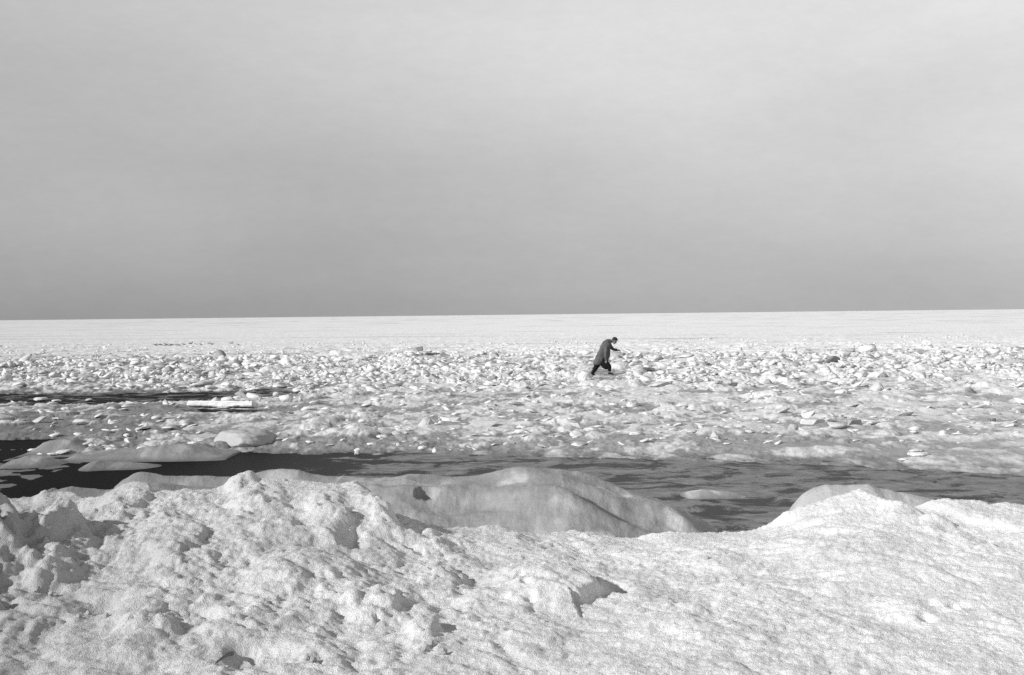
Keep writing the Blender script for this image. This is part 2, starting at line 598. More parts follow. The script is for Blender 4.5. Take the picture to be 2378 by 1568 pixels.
CRESTS = [
    Crest([(740, 1260), (765, 1120), (793, 1106), (906, 1108), (949, 1103), (1000, 1107), (1026, 1109), (1092, 1103), (1159, 1095), (1242, 1086), (1302, 1088), (1339, 1100),
           (1392, 1113), (1442, 1131), (1492, 1144), (1525, 1157), (1559, 1171), (1590, 1190), (1640, 1215), (1700, 1270)], 16.0, 3.0, 1.6, -.05, .5),
    Crest([(-700, 1150), (-300, 1160), (0, 1156), (60, 1151), (110, 1141), (124, 1135), (130, 1140), (165, 1133), (200, 1135), (240, 1138), (270, 1133), (330, 1124), (380, 1123), (440, 1130), (560, 1134), (650, 1140), (800, 1165)], 13.4, 2.0, 1.3, -.05),
    Crest([(245, 1180), (270, 1130), (290, 1114), (310, 1105), (325, 1102), (450, 1104), (530, 1109), (560, 1116), (600, 1150)], 15.0, 1.5, 1.2, -.05),
    Crest([(560, 1150), (590, 1104), (620, 1095), (655, 1090), (695, 1091), (715, 1097), (750, 1106), (800, 1110), (860, 1130)], 16.0, 1.4, 1.2, -.05),
    Crest([(1830, 1200), (1850, 1170), (1868, 1150), (1890, 1139), (1920, 1132), (1965, 1134), (2000, 1127), (2015, 1124), (2040, 1131), (2060, 1130), (2100, 1137), (2150, 1156), (2200, 1172), (2300, 1200)], 12.6, 1.6, 1.4, -.05),
    Crest([(5, 1100), (15, 1078), (35, 1066), (67, 1060), (105, 1062), (135, 1070), (170, 1080), (200, 1085), (215, 1100)], 25.7, 1.5, 1.2, -.08),
    Crest([(170, 1104), (190, 1086), (215, 1072), (232, 1068), (262, 1075), (330, 1077), (375, 1083), (405, 1092), (420, 1104)], 25.0, 1.3, 1.2, -.08),
    Crest([(150, 1068), (180, 1055), (270, 1046), (370, 1038), (385, 1033), (420, 1033), (460, 1040), (500, 1046), (540, 1056)], 26.6, 1.0, 2.0, -.02),
    Crest([(1565, 1156), (1600, 1143), (1640, 1139), (1690, 1141), (1740, 1150), (1760, 1160)], 20.2, .8, .9, -.05),
    Crest([(70, 1050), (100, 1030), (130, 1024), (170, 1024), (200, 1036), (230, 1050)], 27.8, 1.0, 2.0, .0),
    Crest([(130, 1050), (160, 1032), (180, 1021), (230, 1021), (262, 1034), (290, 1045)], 28.6, 1.0, 2.0, .0)]
LEAD = [(*map(float, at_z(px, py, 0)), sx, sy) for (px, py, sx, sy) in
        [(-60, 929, 3.8, 3.0), (130, 928, 3.2, 2.2), (300, 926, 3.0, 2.7), (430, 921, 3.0, 2.6), (520, 918, 2.0, 2.2), (40, 932, 3.0, 2.0), (10, 1033, 1.4, 1.0)]]
_hx, _hy = map(float, at_z(990, 1166, .62))
FXM, FYM = map(float, at_z(1397, 868, .10))   # where the man walks
_sx, _sy = map(float, at_z(512, 958, .06))
IB = [(*map(float, at_z(px, py, .5)), a, b, h * .7) for (px, py, a, b, h) in [(1290, 1205, .55, .45, .16), (1400, 1185, .45, .4, .10), (1520, 1180, .4, .5, .08), (1240, 1150, .7, .5, .10), (1030, 1190, .5, .3, .07), (1150, 1215, .5, .3, .08), (1470, 1215, .5, .4, .08), (1100, 1130, .5, .4, .08), (930, 1150, .5, .5, .07)]]
WET = []
for (px, py, hw, hh) in [(1980, 918, 330, 13), (2250, 925, 160, 9), (1130, 935, 230, 12), (230, 962, 260, 16), (120, 1010, 150, 20), (420, 985, 90, 12), (1750, 1040, 330, 22),
                         (1330, 1040, 240, 14), (2150, 1010, 260, 14), (760, 1000, 120, 8), (1860, 1000, 120, 7), (900, 950, 180, 8), (700, 905, 160, 8), (1500, 960, 150, 9), (640, 960, 120, 8), (800, 1036, 260, 14), (350, 1025, 140, 14)]:
    wx_, wy_ = map(float, at_z(px, py, 0))
    wy1 = float(at_z(px, py - hh, 0)[1])
    WET.append((wx_, wy_, hw * wy_ / FOC, wy1 - wy_))


def ice_h(x, y, want_alb=False):
    x = np.asarray(x, float)
    y = np.asarray(y, float)
    ye = np.interp(x, _ex, _ey)
    ye = ye + 0.55 * fbm(x * .8, y * .4, 3, .5, 201)
    inside = sstep(-.1, np.interp(x, [-4, 2, 6], [1.0, 2.2, 3.8]), y - ye)
    w = 0.25 * perlin(x * .7, y * .7, 205)
    roll = fbm(x * .33 + w, y * .22, 3, .5, 210)
    med = fbm(x * 1.3 + w, y * .9, 3, .55, 220)
    fine = fbm(x * 4.2, y * 3.1, 3, .6, 230)
    amp = np.interp(y, [20, 30, 45, 60, 90, 110, 160, 400], [.4, .9, 1.0, 1.2, 1.3, .75, .5, .3])
    am_f = np.interp(y, [20, 60, 110, 200], [1, 1, .5, 0])
    xw_, yw_ = x + .3 * w + .10 * fine, y + .2 * fine
    lumps = (clods(xw_, yw_ * .62 + .3 * w, 1.5, 240, .15, .55, .7) * 1.5 * .20 + clods(xw_, yw_ * .7, .75, 250, .2, .6, .7) * .75 * .30
             + clods(xw_ + .1 * med, yw_ * .6, .34, 255, .15, .55, .5) * .34 * .3)
    sheet = 0.10 + amp * (.085 * roll + .07 * med) + am_f * .028 * fine + am_f * lumps * np.interp(y, [20, 27, 34, 100], [.2, .45, .8, 1.1]) * np.interp(y, [38, 46, 56], [.85, .9, 1.0]) * (.35 + .85 * sstep(-.25, .3, fbm(x * .22, y * .13, 3, .55, 207)))
    sheet = sheet * (1 - .75 * (1 - sstep(.6, 1.2, np.sqrt(((x - FXM) / 1.4) ** 2 + ((y - FYM + 2.5) / 4.5) ** 2))))
    for (lx, ly, sx, sy) in LEAD:
        r = np.sqrt(((x - lx) / sx) ** 2 + ((y - ly) / sy) ** 2) + .40 * med + .22 * fine
        sheet = sheet * (.2 + .8 * sstep(.9, 2.2, r)) - 0.30 * (1 - sstep(0.7, 1.35, r))
    e = y - ye
    shelf = sstep(-1.3, 0.1, e)
    z = -0.30 + .305 * shelf + sheet * inside + (.06 * med + .035 * fine) * shelf * (1 - sstep(.8, 3, e))
    isc = np.zeros_like(z)
    for c in CRESTS:
        hc = c.h(x, y)
        hc = hc + np.where(hc > -.02, .045 * perlin(x * 1.9, y * 1.6, 260) + .016 * fbm(x * 5, y * 4, 4, .6, 261), 0) * sstep(-.02, .12, hc)
        isc = np.where(hc > z, 1.0, isc)
        z = np.maximum(z, hc)
    # folds on the glazed mound
    c0 = CRESTS[0]
    m = sstep(-.02, .2, c0.h(x, y)) * sstep(16.0, 14.6, y)
    z = z + m * (.11 * fbm(x * .95 - y * .35, y * .9 + x * .5, 2, .5, 270) + .03 * (np.abs(perlin(x * 1.1 + y * .5, y * 1.3 - x * .4, 271)) - .25) + .022 * fbm(x * 2.6, y * 5.0, 4, .6, 273) )
    for (bx_, by_, a_, b_, h_) in IB:
        rr_ = np.sqrt(((x - bx_) / a_) ** 2 + ((y - by_ + .35 * (x - bx_)) / b_) ** 2) + .25 * med
        z = z + m * h_ * (1 - sstep(.1, 1.25, rr_))
    u = (x - _hx) / .13
    v = (y - _hy) / .15
    z = z - .32 * (1 - sstep(.75, 1.1, np.sqrt(u * u + v * v)))
    z = z - .10 * (1 - sstep(.6, 1.2, np.sqrt(((x - _hx + .3) / .28) ** 2 + ((y - _hy - .35) / .09) ** 2)))
    z = z - .16 * (1 - sstep(.85, 1.15, np.sqrt(((x - _sx) / 1.0) ** 2 + ((y - _sy - .12) / .50) ** 2)))
    if not want_alb:
        return z
    px = CX + FOC * x / y
    snowy = fbm(x * .55 + w, y * .30, 4, .58, 300)
    snow2 = fbm(x * 2.1, y * 1.0, 3, .6, 310)
    far = sstep(62, 110, y)
    cover = np.interp(y, [20, 27, 32, 45, 60, 78, 105, 125, 200], [-.35, -.30, -.12, -.06, -.20, -.24, .15, .5, .8])
    cover = cover + .13 + np.interp(px, [-300, 300, 900, 2400], [-.12, -.10, .05, .12]) * np.interp(y, [40, 120], [1, .4])
    for (wx_, wy_, a_, b_) in WET:
        cover = cover - .25 * (1 - sstep(.5, 1.2, np.sqrt(((x - wx_) / a_) ** 2 + ((y - wy_) / b_) ** 2) + .4 * snowy))
    snow3 = fbm(x * 6.0, y * 1.9, 3, .6, 315)
    s = sstep(-.18, .20, snowy * .60 + snow2 * .50 + snow3 * .40 + cover + 3.0 * lumps * am_f + 1.0 * (z - .12) - .08)
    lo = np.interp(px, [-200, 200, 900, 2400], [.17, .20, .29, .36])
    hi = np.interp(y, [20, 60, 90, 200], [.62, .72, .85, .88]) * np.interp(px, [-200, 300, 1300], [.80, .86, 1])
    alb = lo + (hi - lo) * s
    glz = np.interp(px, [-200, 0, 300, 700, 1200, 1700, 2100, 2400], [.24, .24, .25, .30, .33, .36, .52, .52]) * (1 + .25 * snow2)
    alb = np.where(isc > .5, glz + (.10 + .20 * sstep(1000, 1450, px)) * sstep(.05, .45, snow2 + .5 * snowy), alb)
    # the last wet rim by the water, and dark pools
    alb = alb * (.62 + .38 * sstep(0.0, .07, z))
    # wind-packed streaks in the far field
    st = fbm(x * .035, y * .16, 4, .6, 320)
    alb = alb * (1 - far * .30 * sstep(.10, .5, st))
    return z, alb


th = np.radians(axis(-20.6, 20.6, 0.034, -42, 42, 1.06))
yrows = list(np.arange(10.9, 31, .055)) + list(np.arange(31, 62, .10)) + list(np.arange(62, 112, .20))
s = .22
while yrows[-1] < 40000:
    yrows.append(yrows[-1] + s)
    s *= 1.045
yrows = np.array(yrows)
TH, Yi = np.meshgrid(th, yrows)
Xi = np.tan(TH) * Yi
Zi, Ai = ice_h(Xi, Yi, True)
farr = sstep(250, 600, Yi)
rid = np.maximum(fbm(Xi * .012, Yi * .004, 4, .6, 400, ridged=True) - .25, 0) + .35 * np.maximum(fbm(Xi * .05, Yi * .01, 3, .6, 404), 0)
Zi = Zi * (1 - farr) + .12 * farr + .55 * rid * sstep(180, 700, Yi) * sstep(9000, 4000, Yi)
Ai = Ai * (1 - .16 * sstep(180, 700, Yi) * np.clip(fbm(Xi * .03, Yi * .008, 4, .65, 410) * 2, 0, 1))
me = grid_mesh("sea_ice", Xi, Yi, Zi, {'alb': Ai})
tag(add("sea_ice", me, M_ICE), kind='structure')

# water
xw = np.linspace(-60, 60, 3)
yw = np.array([9.0, 30, 75])
Xw, Yw = np.meshgrid(xw, yw)
me = grid_mesh("water", Xw, Yw, Xw * 0)
tag(add("water", me, M_WATER), kind='structure')

# ------------------------------------------------------------------ ice blocks
rnd = random.Random(7)


def hull_block(kind, seed):
    r = random.Random(seed)
    bm = bmesh.new()
    n = {'angular': 15, 'rounded': 26, 'flat': 14, 'peaked': 11}[kind]
    for i in range(n):
        if kind == 'flat':
            a = r.uniform(0, 6.283)
            q = .5 * r.uniform(.75, 1)
            p = (math.cos(a) * q, math.sin(a) * q * .8, r.choice((-.13, .13)) + r.uniform(-.02, .02))
        elif kind == 'peaked':
            z = r.uniform(0, 1) ** 1.2
            a = r.uniform(0, 6.283)
            q = .5 * (1 - z * .8)
            p = (math.cos(a) * q, math.sin(a) * q * .8, z * .7 - .25)
        elif kind == 'rounded':
            v = Vector((r.gauss(0, 1), r.gauss(0, 1), r.gauss(0, 1))).normalized() * r.uniform(.42, .5)
            p = (v.x, v.y * .85, v.z * .62)
        else:
            p = (r.uniform(-.5, .5), r.uniform(-.4, .4), r.uniform(-.3, .3))
            s_ = max(abs(p[0]) / .5, abs(p[1]) / .4, abs(p[2]) / .3)
            p = tuple(c / max(s_, .3) * r.uniform(.85, 1) for c in p)
        bm.verts.new(p)
    res = bmesh.ops.convex_hull(bm, input=bm.verts)
    bmesh.ops.delete(bm, geom=[e for e in res['geom_interior'] if isinstance(e, bmesh.types.BMVert)], context='VERTS')
    bmesh.ops.dissolve_limit(bm, angle_limit=.12, verts=bm.verts, edges=bm.edges)
    bmesh.ops.bevel(bm, geom=list(bm.edges), offset=.075 if kind != 'rounded' else .06, segments=3, affect='EDGES', clamp_overlap=True)
    bmesh.ops.triangulate(bm, faces=bm.faces)
    bmesh.ops.recalc_face_normals(bm, faces=bm.faces)
    for v in bm.verts:
        k = 1 + .10 * math.sin(9 * v.co.x + seed) * math.sin(8 * v.co.y + 2 * seed) + r.uniform(-.015, .015)
        v.co *= k
    me = bpy.data.meshes.new("ice_block_" + kind)
    bm.to_mesh(me)
    bm.free()
    if kind != 'flat':
        me.polygons.foreach_set('use_smooth', np.ones(len(me.polygons), bool))
    return me


PROTO = {k: [hull_block(k, 10 * i + j) for j in range(6)] for i, k in enumerate(('angular', 'rounded', 'flat', 'peaked'))}
for k in PROTO:
    for me in list(PROTO[k]):
        me.materials.append(M_BLOCK)
GREY = {k: [me.copy() for me in PROTO[k]] for k in PROTO}
for k in GREY:
    for me in GREY[k]:
        me.materials.clear()
        me.materials.append(M_BLOCKG)
    
GROUP = "ice blocks scattered over the pack ice"


def put_block(px, py, wpx, hpx, kind, label, grey=False, tilt=0.0, group=GROUP, yaw=None, pitch=0.0, depth=1.0, name='ice_block', sink=.2, var=None):
    """base centre at photo (px, py); width and height in photo units"""
    x, y = at_z(px, py, .08)
    x, y = float(x), float(y)
    for _ in range(3):
        g = float(ice_h(x, y))
        x, y = map(float, at_z(px, py, max(g, 0)))
    g = max(float(ice_h(x, y)), 0)
    k = y / FOC
    w, h = wpx * k, hpx * k
    me = rnd.choice((GREY if grey else PROTO)[kind]) if var is None else (GREY if grey else PROTO)[kind][var]
    o = bpy.data.objects.new(name, me)
    col.objects.link(o)
    zs = {'angular': .6, 'rounded': .6, 'flat': .27, 'peaked': .7}[kind]
    o.scale = (w, w * depth, h / zs * (1 + sink))
    o.rotation_euler = (pitch, tilt, rnd.uniform(-.5, .5) if yaw is None else yaw)
    o.location = (x, y + w * depth * .3, g + h * (.5 - sink) * (1 if kind != 'peaked' else .6))
    tag(o, label, 'ice block', group)
    return o


# ones that stand out
P = put_block
P(560, 928, 24, 24, 'flat', "thin tilted ice plate leaning up at the end of the dark lead", tilt=-.75, yaw=.1, depth=.8, var=0)
P(588, 924, 36, 14, 'angular', "square white ice block just right of the tilted plate", yaw=.1, var=1)
P(498, 936, 30, 10, 'peaked', "low pointed ice chunk heading the row behind the long slab", var=2)
P(527, 934, 40, 14, 'rounded', "largest rounded ice chunk in the row behind the long slab", var=1)
P(550, 932, 26, 10, 'rounded', "last rounded ice chunk in the row behind the long slab", var=3)
P(575, 938, 18, 8, 'angular', "small white chunk just behind the right end of the long slab", var=3)
P(602, 932, 9, 9, 'peaked', "tiny upright white nub near the slab and the tilted plate", var=4)
P(655, 936, 46, 22, 'angular', "bright white ice block with sloping top right of the long slab", var=0)
P(641, 920, 18, 12, 'angular', "pale ice chunk perched behind the bright sloping block", var=4)
P(697, 931, 20, 16, 'peaked', "bright white ice pyramid standing alone right of the sloping block", var=3)
P(1379, 922, 24, 17, 'peaked', "white ice pyramid standing just below the walking man", var=5)
P(1097, 911, 34, 13, 'flat', "tilted flat ice block with a dark gap at its left end", tilt=.15, var=2)
P(1146, 913, 20, 10, 'peaked', "small bright pyramid right of the tilted flat block", var=1)
P(2040, 908, 50, 24, 'peaked', "large pale ice pyramid in the pack ice far right of the man", var=2)
P(2238, 942, 27, 12, 'rounded', "smooth rounded white ice dome on grey ice at the right", var=2)
P(2300, 940, 20, 14, 'peaked', "pointed white chunk on grey ice near the rounded dome", var=4)
P(2137, 1060, 64, 11, 'rounded', "large snowy ice hump low on the right near the grey lead", var=4)
P(2130, 1041, 44, 8, 'rounded', "snowy ice hump resting behind the large low one at right", var=5)
P(2101, 1070, 32, 6, 'rounded', "small rounded chunk left of the large snowy hump at right", var=0)
P(1895, 984, 74, 10, 'flat', "broad white ice slab topping the broken cluster right of the man", tilt=.05, var=1)
P(1940, 996, 60, 16, 'angular', "white block at the right foot of the broken cluster", var=2)
P(1842, 1002, 30, 20, 'angular', "ice block coloured dark for shade at the left end of the broken cluster", grey=True, var=3)  # grey ice colour stands in for the block's shadowed side
P(1985, 992, 40, 14, 'flat', "flat grey ice block at the right end of the broken cluster", grey=True, var=3)
P(1880, 968, 40, 12, 'flat', "tilted slab at the back of the broken cluster", tilt=-.25, var=4)
P(965, 819, 42, 9, 'flat', "dark wedge of ice lying on the far white field", grey=True, tilt=-.18, yaw=0, var=5)
P(1000, 826, 50, 8, 'flat', "low grey ice plate in front of the dark far wedge", grey=True, var=0)
P(840, 990, 22, 10, 'rounded', "rounded chunk first in the row along the grey lead edge", var=1)
P(862, 1021, 30, 9, 'rounded', "low white chunk at the edge of the lead, left of a rounded one", var=2)
P(828, 1020, 16, 12, 'rounded', "small rounded chunk leftmost at the edge of the grey lead", var=5)
P(886, 1019, 34, 11, 'rounded', "rounded white chunk at the edge of the grey lead", var=3)
P(990, 994, 50, 20, 'peaked', "white ice block with a slanting top above the middle lead", var=2)
P(1045, 978, 60, 8, 'flat', "flat white ice slab behind the slanting block", var=5)
P(1125, 990, 84, 11, 'flat', "broad bright ice slab in the middle of the grey ice", var=4)
P(1148, 1010, 44, 16, 'peaked', "rounded peak of white ice below the broad bright slab", var=1)
P(1210, 1008, 44, 14, 'rounded', "low white dome right of the rounded peak", var=2)
P(1460, 985, 66, 12, 'peaked', "low wide white ice ridge on the grey ice below the man", depth=.6, var=3)
P(980, 1045, 28, 10, 'rounded', "small bright chunk sitting at the rim of the dark channel", var=4)
P(1480, 1005, 34, 8, 'angular', "small white block beside the low wide ridge", var=5)
P(205, 932, 22, 8, 'rounded', "small rounded chunk afloat in the middle of the dark lead at left")
P(90, 931, 40, 10, 'rounded', "low wide ice chunk afloat in the left part of the dark lead")
P(128, 934, 28, 8, 'rounded', "low chunk touching the wide one in the left part of the dark lead")
P(150, 958, 26, 10, 'rounded', "rounded white chunk on grey ice below the left part of the dark lead")
P(1660, 1022, 40, 18, 'peaked', "grey white ice mound above the right part of the channel", var=0)

# random blocks of the pack ice: the largest are things of their own
used = 45
zone_names = [(-300, 250, "at far left"), (250, 480, "above the dark lead"), (480, 760, "above the long slab"), (760, 1050, "left of centre"),
              (1050, 1320, "left of the man"), (1320, 1500, "around the man"), (1500, 1780, "right of the man"), (1780, 2100, "right of centre"), (2100, 2900, "at far right")]
labelled = {}
pool = []
K = 0
while len(pool) < 7600:
    px = rnd.uniform(-260, 2640)
    d = rnd.random()
    if d < .80:
        py = 820 + 92 * (rnd.betavariate(1.6, 1.7))
        size = rnd.lognormvariate(2.25, .68)
    else:
        py = rnd.uniform(890, 1040)
        size = rnd.lognormvariate(2.45, .6)
    if rnd.random() < .10:
        py = rnd.uniform(792, 826)
        size = rnd.uniform(3.5, 11)
    tilty = (px - 1188) * .0109
    py -= tilty
    dens = float(fbm(np.array([px * .007]), np.array([py * .03]), 2, .5, 500)[0])
    if dens < -.08 and py < 900 and size < 22:
        continue
    if py > 905 and py < 940 and px < 560:
        continue
    if 425 < px < 600 and 925 < py < 975:
        continue
    if 480 < px < 640 and 980 < py < 1060:
        continue
    if 1320 < px < 1460 and 850 < py < 905 and size > 11:
        continue
    if 1362 < px < 1425 and 850 < py < 880:
        continue
    size = min(size, rnd.uniform(32, 50))
    x, y = map(float, at_z(px, py, .08))
    g = float(ice_h(x, y))
    if g < .02 or (py > 893 and (size < 11.5 or rnd.random() < .3)):
        continue
    kind = rnd.choices(('angular', 'rounded', 'flat', 'peaked'), (4, 2.5, 2.6, 2.2) if py < 895 else (1, 5, 1.6, 1.6))[0]
    grey = rnd.random() < .16
    pool.append((size, px, py, x, y, g, kind, grey))
pool.sort(key=lambda t: -t[0])
vis = [p for p in pool if -5 < p[1] < 2382]
NIND = 300 - used - 1
ind = set(id(p) for p in vis[:NIND])


def block_xf(p, r):
    size, px, py, x, y, g, kind, grey = p
    w = size * y / FOC
    hr = {'angular': .50, 'rounded': .46, 'flat': .22, 'peaked': .50}[kind] * r.uniform(.5, 1.0)
    if py > 895:
        hr *= .55
        w *= 1.45
    zs = {'angular': .6, 'rounded': .6, 'flat': .27, 'peaked': .7}[kind]
    tilt = r.gauss(0, .32) if kind == 'flat' else r.gauss(0, .2)
    M = (Matrix.Translation((x, y, g + w * hr * .25)) @ Euler((r.gauss(0, .22), tilt, r.uniform(-3.14, 3.14))).to_matrix().to_4x4()
         @ Matrix.Diagonal((w, w * r.uniform(.6, 1.1), w * hr / zs, 1)))
    return M


rv, rf, off = [], [], 0
for p in pool:
    size, px, py, x, y, g, kind, grey = p
    M = block_xf(p, rnd)
    me = rnd.choice((GREY if grey else PROTO)[kind])
    if id(p) in ind:
        o = bpy.data.objects.new('ice_block', me)
        col.objects.link(o)
        o.matrix_world = M
        zone = next((z[2] for z in zone_names if z[0] <= px < z[1]), zone_names[-1][2])
        q = py + (px - 1188) * .0109
        dn = "on the grey ice" if q > 905 else ("in front rows" if q > 880 else ("in middle rows" if q > 852 else "in back rows"))
        sz = "large" if size > 33 else ("medium" if size > 27 else "small")
        kw = {'angular': "jagged", 'rounded': "rounded", 'flat': "flat", 'peaked': "pointed"}[kind]
        labelled.setdefault((f"{sz} {kw} {'grey' if grey else 'white'} ice block", f"{zone}, {dn}"), []).append((px, o))
        tag(o, None, 'ice block', GROUP)
    else:
        n = len(me.vertices)
        co = np.empty(n * 3, np.float32)
        me.vertices.foreach_get('co', co)
        co = co.reshape(-1, 3)
        Mn = np.array(M)
        co = co @ Mn[:3, :3].T + Mn[:3, 3]
        t = np.empty(len(me.loops), np.int32)
        me.loops.foreach_get('vertex_index', t)
        rv.append(co)
        rf.append((t + off).reshape(-1, 3))
        off += n
ORD = ["leftmost", "second", "third", "fourth", "fifth", "sixth", "seventh", "eighth", "ninth", "tenth", "eleventh", "twelfth"]
NUM = ["", "one", "two", "three", "four", "five", "six", "seven", "eight", "nine", "ten", "eleven", "twelve"]
for (head, tail), lst in labelled.items():
    lst.sort(key=lambda t: t[0])
    for i, (_, o) in enumerate(lst):
        n = len(lst)
        if n == 1:
            o['label'] = f"{head} {tail}"
        else:
            w = "leftmost" if i == 0 else ("rightmost" if i == n - 1 else ORD[min(i, 11)])
            o['label'] = f"{w} of {NUM[min(n, 12)]} {head}s {tail}"
rv = np.concatenate(rv)
rf = np.concatenate(rf)
me = bpy.data.meshes.new("ice_rubble")
me.vertices.add(len(rv))
me.vertices.foreach_set('co', rv.ravel().astype(np.float32))
me.loops.add(rf.size)
me.loops.foreach_set('vertex_index', rf.ravel().astype(np.int32))
me.polygons.add(len(rf))
me.polygons.foreach_set('loop_start', np.arange(0, rf.size, 3, dtype=np.int32))
me.polygons.foreach_set('loop_total', np.full(len(rf), 3, np.int32))
me.update()
me.validate()
tag(add("ice_rubble", me, M_RUBBLE), "small broken ice rubble heaped between the larger blocks", "ice rubble", kind='stuff')


# ------------------------------------------------------------------ the long slab and the lens-shaped boulder
def voxel_noise_mesh(name, bm, amp, freq, seed, sub=3, smooth=True):
    bmesh.ops.subdivide_edges(bm, edges=bm.edges, cuts=sub, use_grid_fill=True)
    bm.normal_update()
    nrm = [v.normal.copy() for v in bm.verts]
    co = np.array([v.co[:] for v in bm.verts])
    n1 = fbm(co[:, 0] * freq + co[:, 2] * freq * .7, co[:, 1] * freq + co[:, 2] * freq * 1.1, 4, .6, seed)
    for v, nn, k in zip(bm.verts, nrm, n1):
        v.co += nn * float(k) * amp
    me = bpy.data.meshes.new(name)
    bm.to_mesh(me)
    bm.free()
    if smooth:
        me.polygons.foreach_set('use_smooth', np.ones(len(me.polygons), bool))
    return me


def box_bm(sx, sy, sz, segx=1, segy=1):
    bm = bmesh.new()
    bmesh.ops.create_cube(bm, size=1)
    bmesh.ops.scale(bm, vec=(sx, sy, sz), verts=bm.verts)
    return bm


M_SLAB = block_material("slab_snow_ice", .76, .80, 5)
x, y = map(float, at_z(512, 958, .06))
k = y / FOC
bm = box_bm(156 * k, .62, 13.5 * k)
bmesh.ops.bevel(bm, geom=list(bm.edges), offset=.022, segments=2, affect='EDGES')
bmesh.ops.triangulate(bm, faces=[f for f in bm.faces if len(f.verts) > 4])
me = voxel_noise_mesh("ice_slab", bm, .035, 5.5, 611, 14, False)
for v in me.vertices:       # a ragged underside
    if v.co.z < 0:
        v.co.z -= .05 * max(0, math.sin(v.co.x * 5.2 + 1.2)) * (1 if v.co.y < 0 else 0) - .02
slab = add("ice_slab", me, M_SLAB)
slab.location = (x, y + .3, .13 + 10 * k)
slab.rotation_euler = (math.radians(-9), math.radians(1.0), math.radians(-4))
tag(slab, "long flat white ice slab lying above a black gap at the left", "ice slab")

x, y = map(float, at_z(560, 1036, .05))
k = y / FOC
bm = bmesh.new()
bmesh.ops.create_icosphere(bm, subdivisions=5, radius=1)
for v in bm.verts:
    v.co.z = v.co.z * (.95 if v.co.z > 0 else .6)
co = np.array([v.co[:] for v in bm.verts])
n1 = fbm(co[:, 0] * 1.4 + co[:, 2], co[:, 1] * 1.4 + co[:, 2], 4, .5, 640)
n2_ = fbm(co[:, 0] * 7 + co[:, 2] * 5, co[:, 1] * 7 + co[:, 2] * 6, 3, .6, 641)
for v, q, q2 in zip(bm.verts, n1, n2_):
    v.co = Vector((v.co.x * 70 * k, v.co.y * .55, v.co.z * 31 * k)) * (1 + .26 * float(q) + .05 * float(q2))
    # chopped lighter face at its front left
    pl = Vector((-.62, -.72, .30)).normalized()
    dd = v.co.dot(pl) - .40
    if dd > 0:
        v.co -= pl * dd * .9
me = bpy.data.meshes.new("ice_boulder")
bm.to_mesh(me)
bm.free()
me.polygons.foreach_set('use_smooth', np.ones(len(me.polygons), bool))
M_BOULD = block_material("boulder_ice", .36, .40, 4)
bo = add("ice_boulder", me, M_BOULD)
bo.location = (x, y + .35, .03 + 10 * k)
tag(bo, "smooth grey lens-shaped ice boulder with a bright chopped face at lower left", "ice boulder")


# ------------------------------------------------------------------ snow clods, wood on the bank
def clod_mesh(seed, r):
    bm = bmesh.new()
    bmesh.ops.create_icosphere(bm, subdivisions=4, radius=1)
    co = np.array([v.co[:] for v in bm.verts])
    a = fbm(co[:, 0] * 1.6 + co[:, 2] * 1.3, co[:, 1] * 1.6 - co[:, 2], 3, .6, seed)
    b = fbm(co[:, 0] * 6 + co[:, 2] * 5, co[:, 1] * 6 - co[:, 2] * 4, 2, .6, seed + 5)
    for v, p, q in zip(bm.verts, a, b):
        v.co *= r * (1 + .35 * float(p) + .12 * float(q))
        v.co.z *= .85
    me = bpy.data.meshes.new("snow_clod")
    bm.to_mesh(me)
    bm.free()
    me.materials.append(M_SNOW)
    me.polygons.foreach_set('use_smooth', np.ones(len(me.polygons), bool))
    return me


CL = [clod_mesh(700 + 11 * i, 1.0) for i in range(5)]


def on_bank(px, py):
    z = 1.0
    for _ in range(8):
        x, y = map(float, at_z(px, py, z))
        z = .5 * z + .5 * float(bank_h(x, y))
    return x, y, float(bank_h(x, y))


for i, (px, py, r, lab) in enumerate([
        (1028, 1518, 10, "round snow clod alone near the bottom edge, just left of centre"),
        (713, 1531, 7, "small snow ball left of its twin beside the little dark hollow"),
        (727, 1536, 8, "snow ball touching the little dark hollow at the bottom edge"),
        (218, 1203, 9, "squarish snow clod on the grey slope near the left crest"),
        (85, 1375, 9, "snow clod highest on the shaded hollow's rim at the left"),
        (118, 1383, 7, "snow clod just right of the one highest on the shaded rim"),
        (12, 1392, 6, "small snow ball in the shaded hollow against the left edge"),
        (205, 1428, 8, "larger snow clod right of the dark pocket low on the left"),
        (183, 1434, 6, "smaller snow clod inside the dark pocket low on the left"),
        (246, 1432, 8, "rounded snow clod standing right of the dark pocket low on the left"),
        (352, 1192, 8, "snow clod left of a pair on the slope below the left crest"),
        (369, 1194, 7, "right snow clod of a pair on the slope below the left crest"),
        (282, 1206, 9, "snow clod below and left of the pair under the left crest"),
        (1000, 1500, 9, "knobbly snow clod above the round one near the bottom edge"),
        (1640, 1300, 7, "small snow clod under the saddle of the crest, right of centre"),
        (985, 1510, 6, "smallest snow clod beside the knobbly one near the bottom edge")]):
    x, y, z = on_bank(px, py)
    o = bpy.data.objects.new("snow_clod", CL[i % 5])
    col.objects.link(o)
    k = y / FOC * r
    o.scale = (k, k, k)
    o.rotation_euler = (rnd.uniform(0, 6), rnd.uniform(0, 6), rnd.uniform(0, 6))
    o.location = (x, y, z + k * .45)
    tag(o, lab, "snow clod", "loose snow clods on the bank")

M_WOOD = plain("weathered_wood", .16, .8, .2, 60, .5)
M_WOODL = plain("bleached_wood", .55, .8, .2, 60, .3)


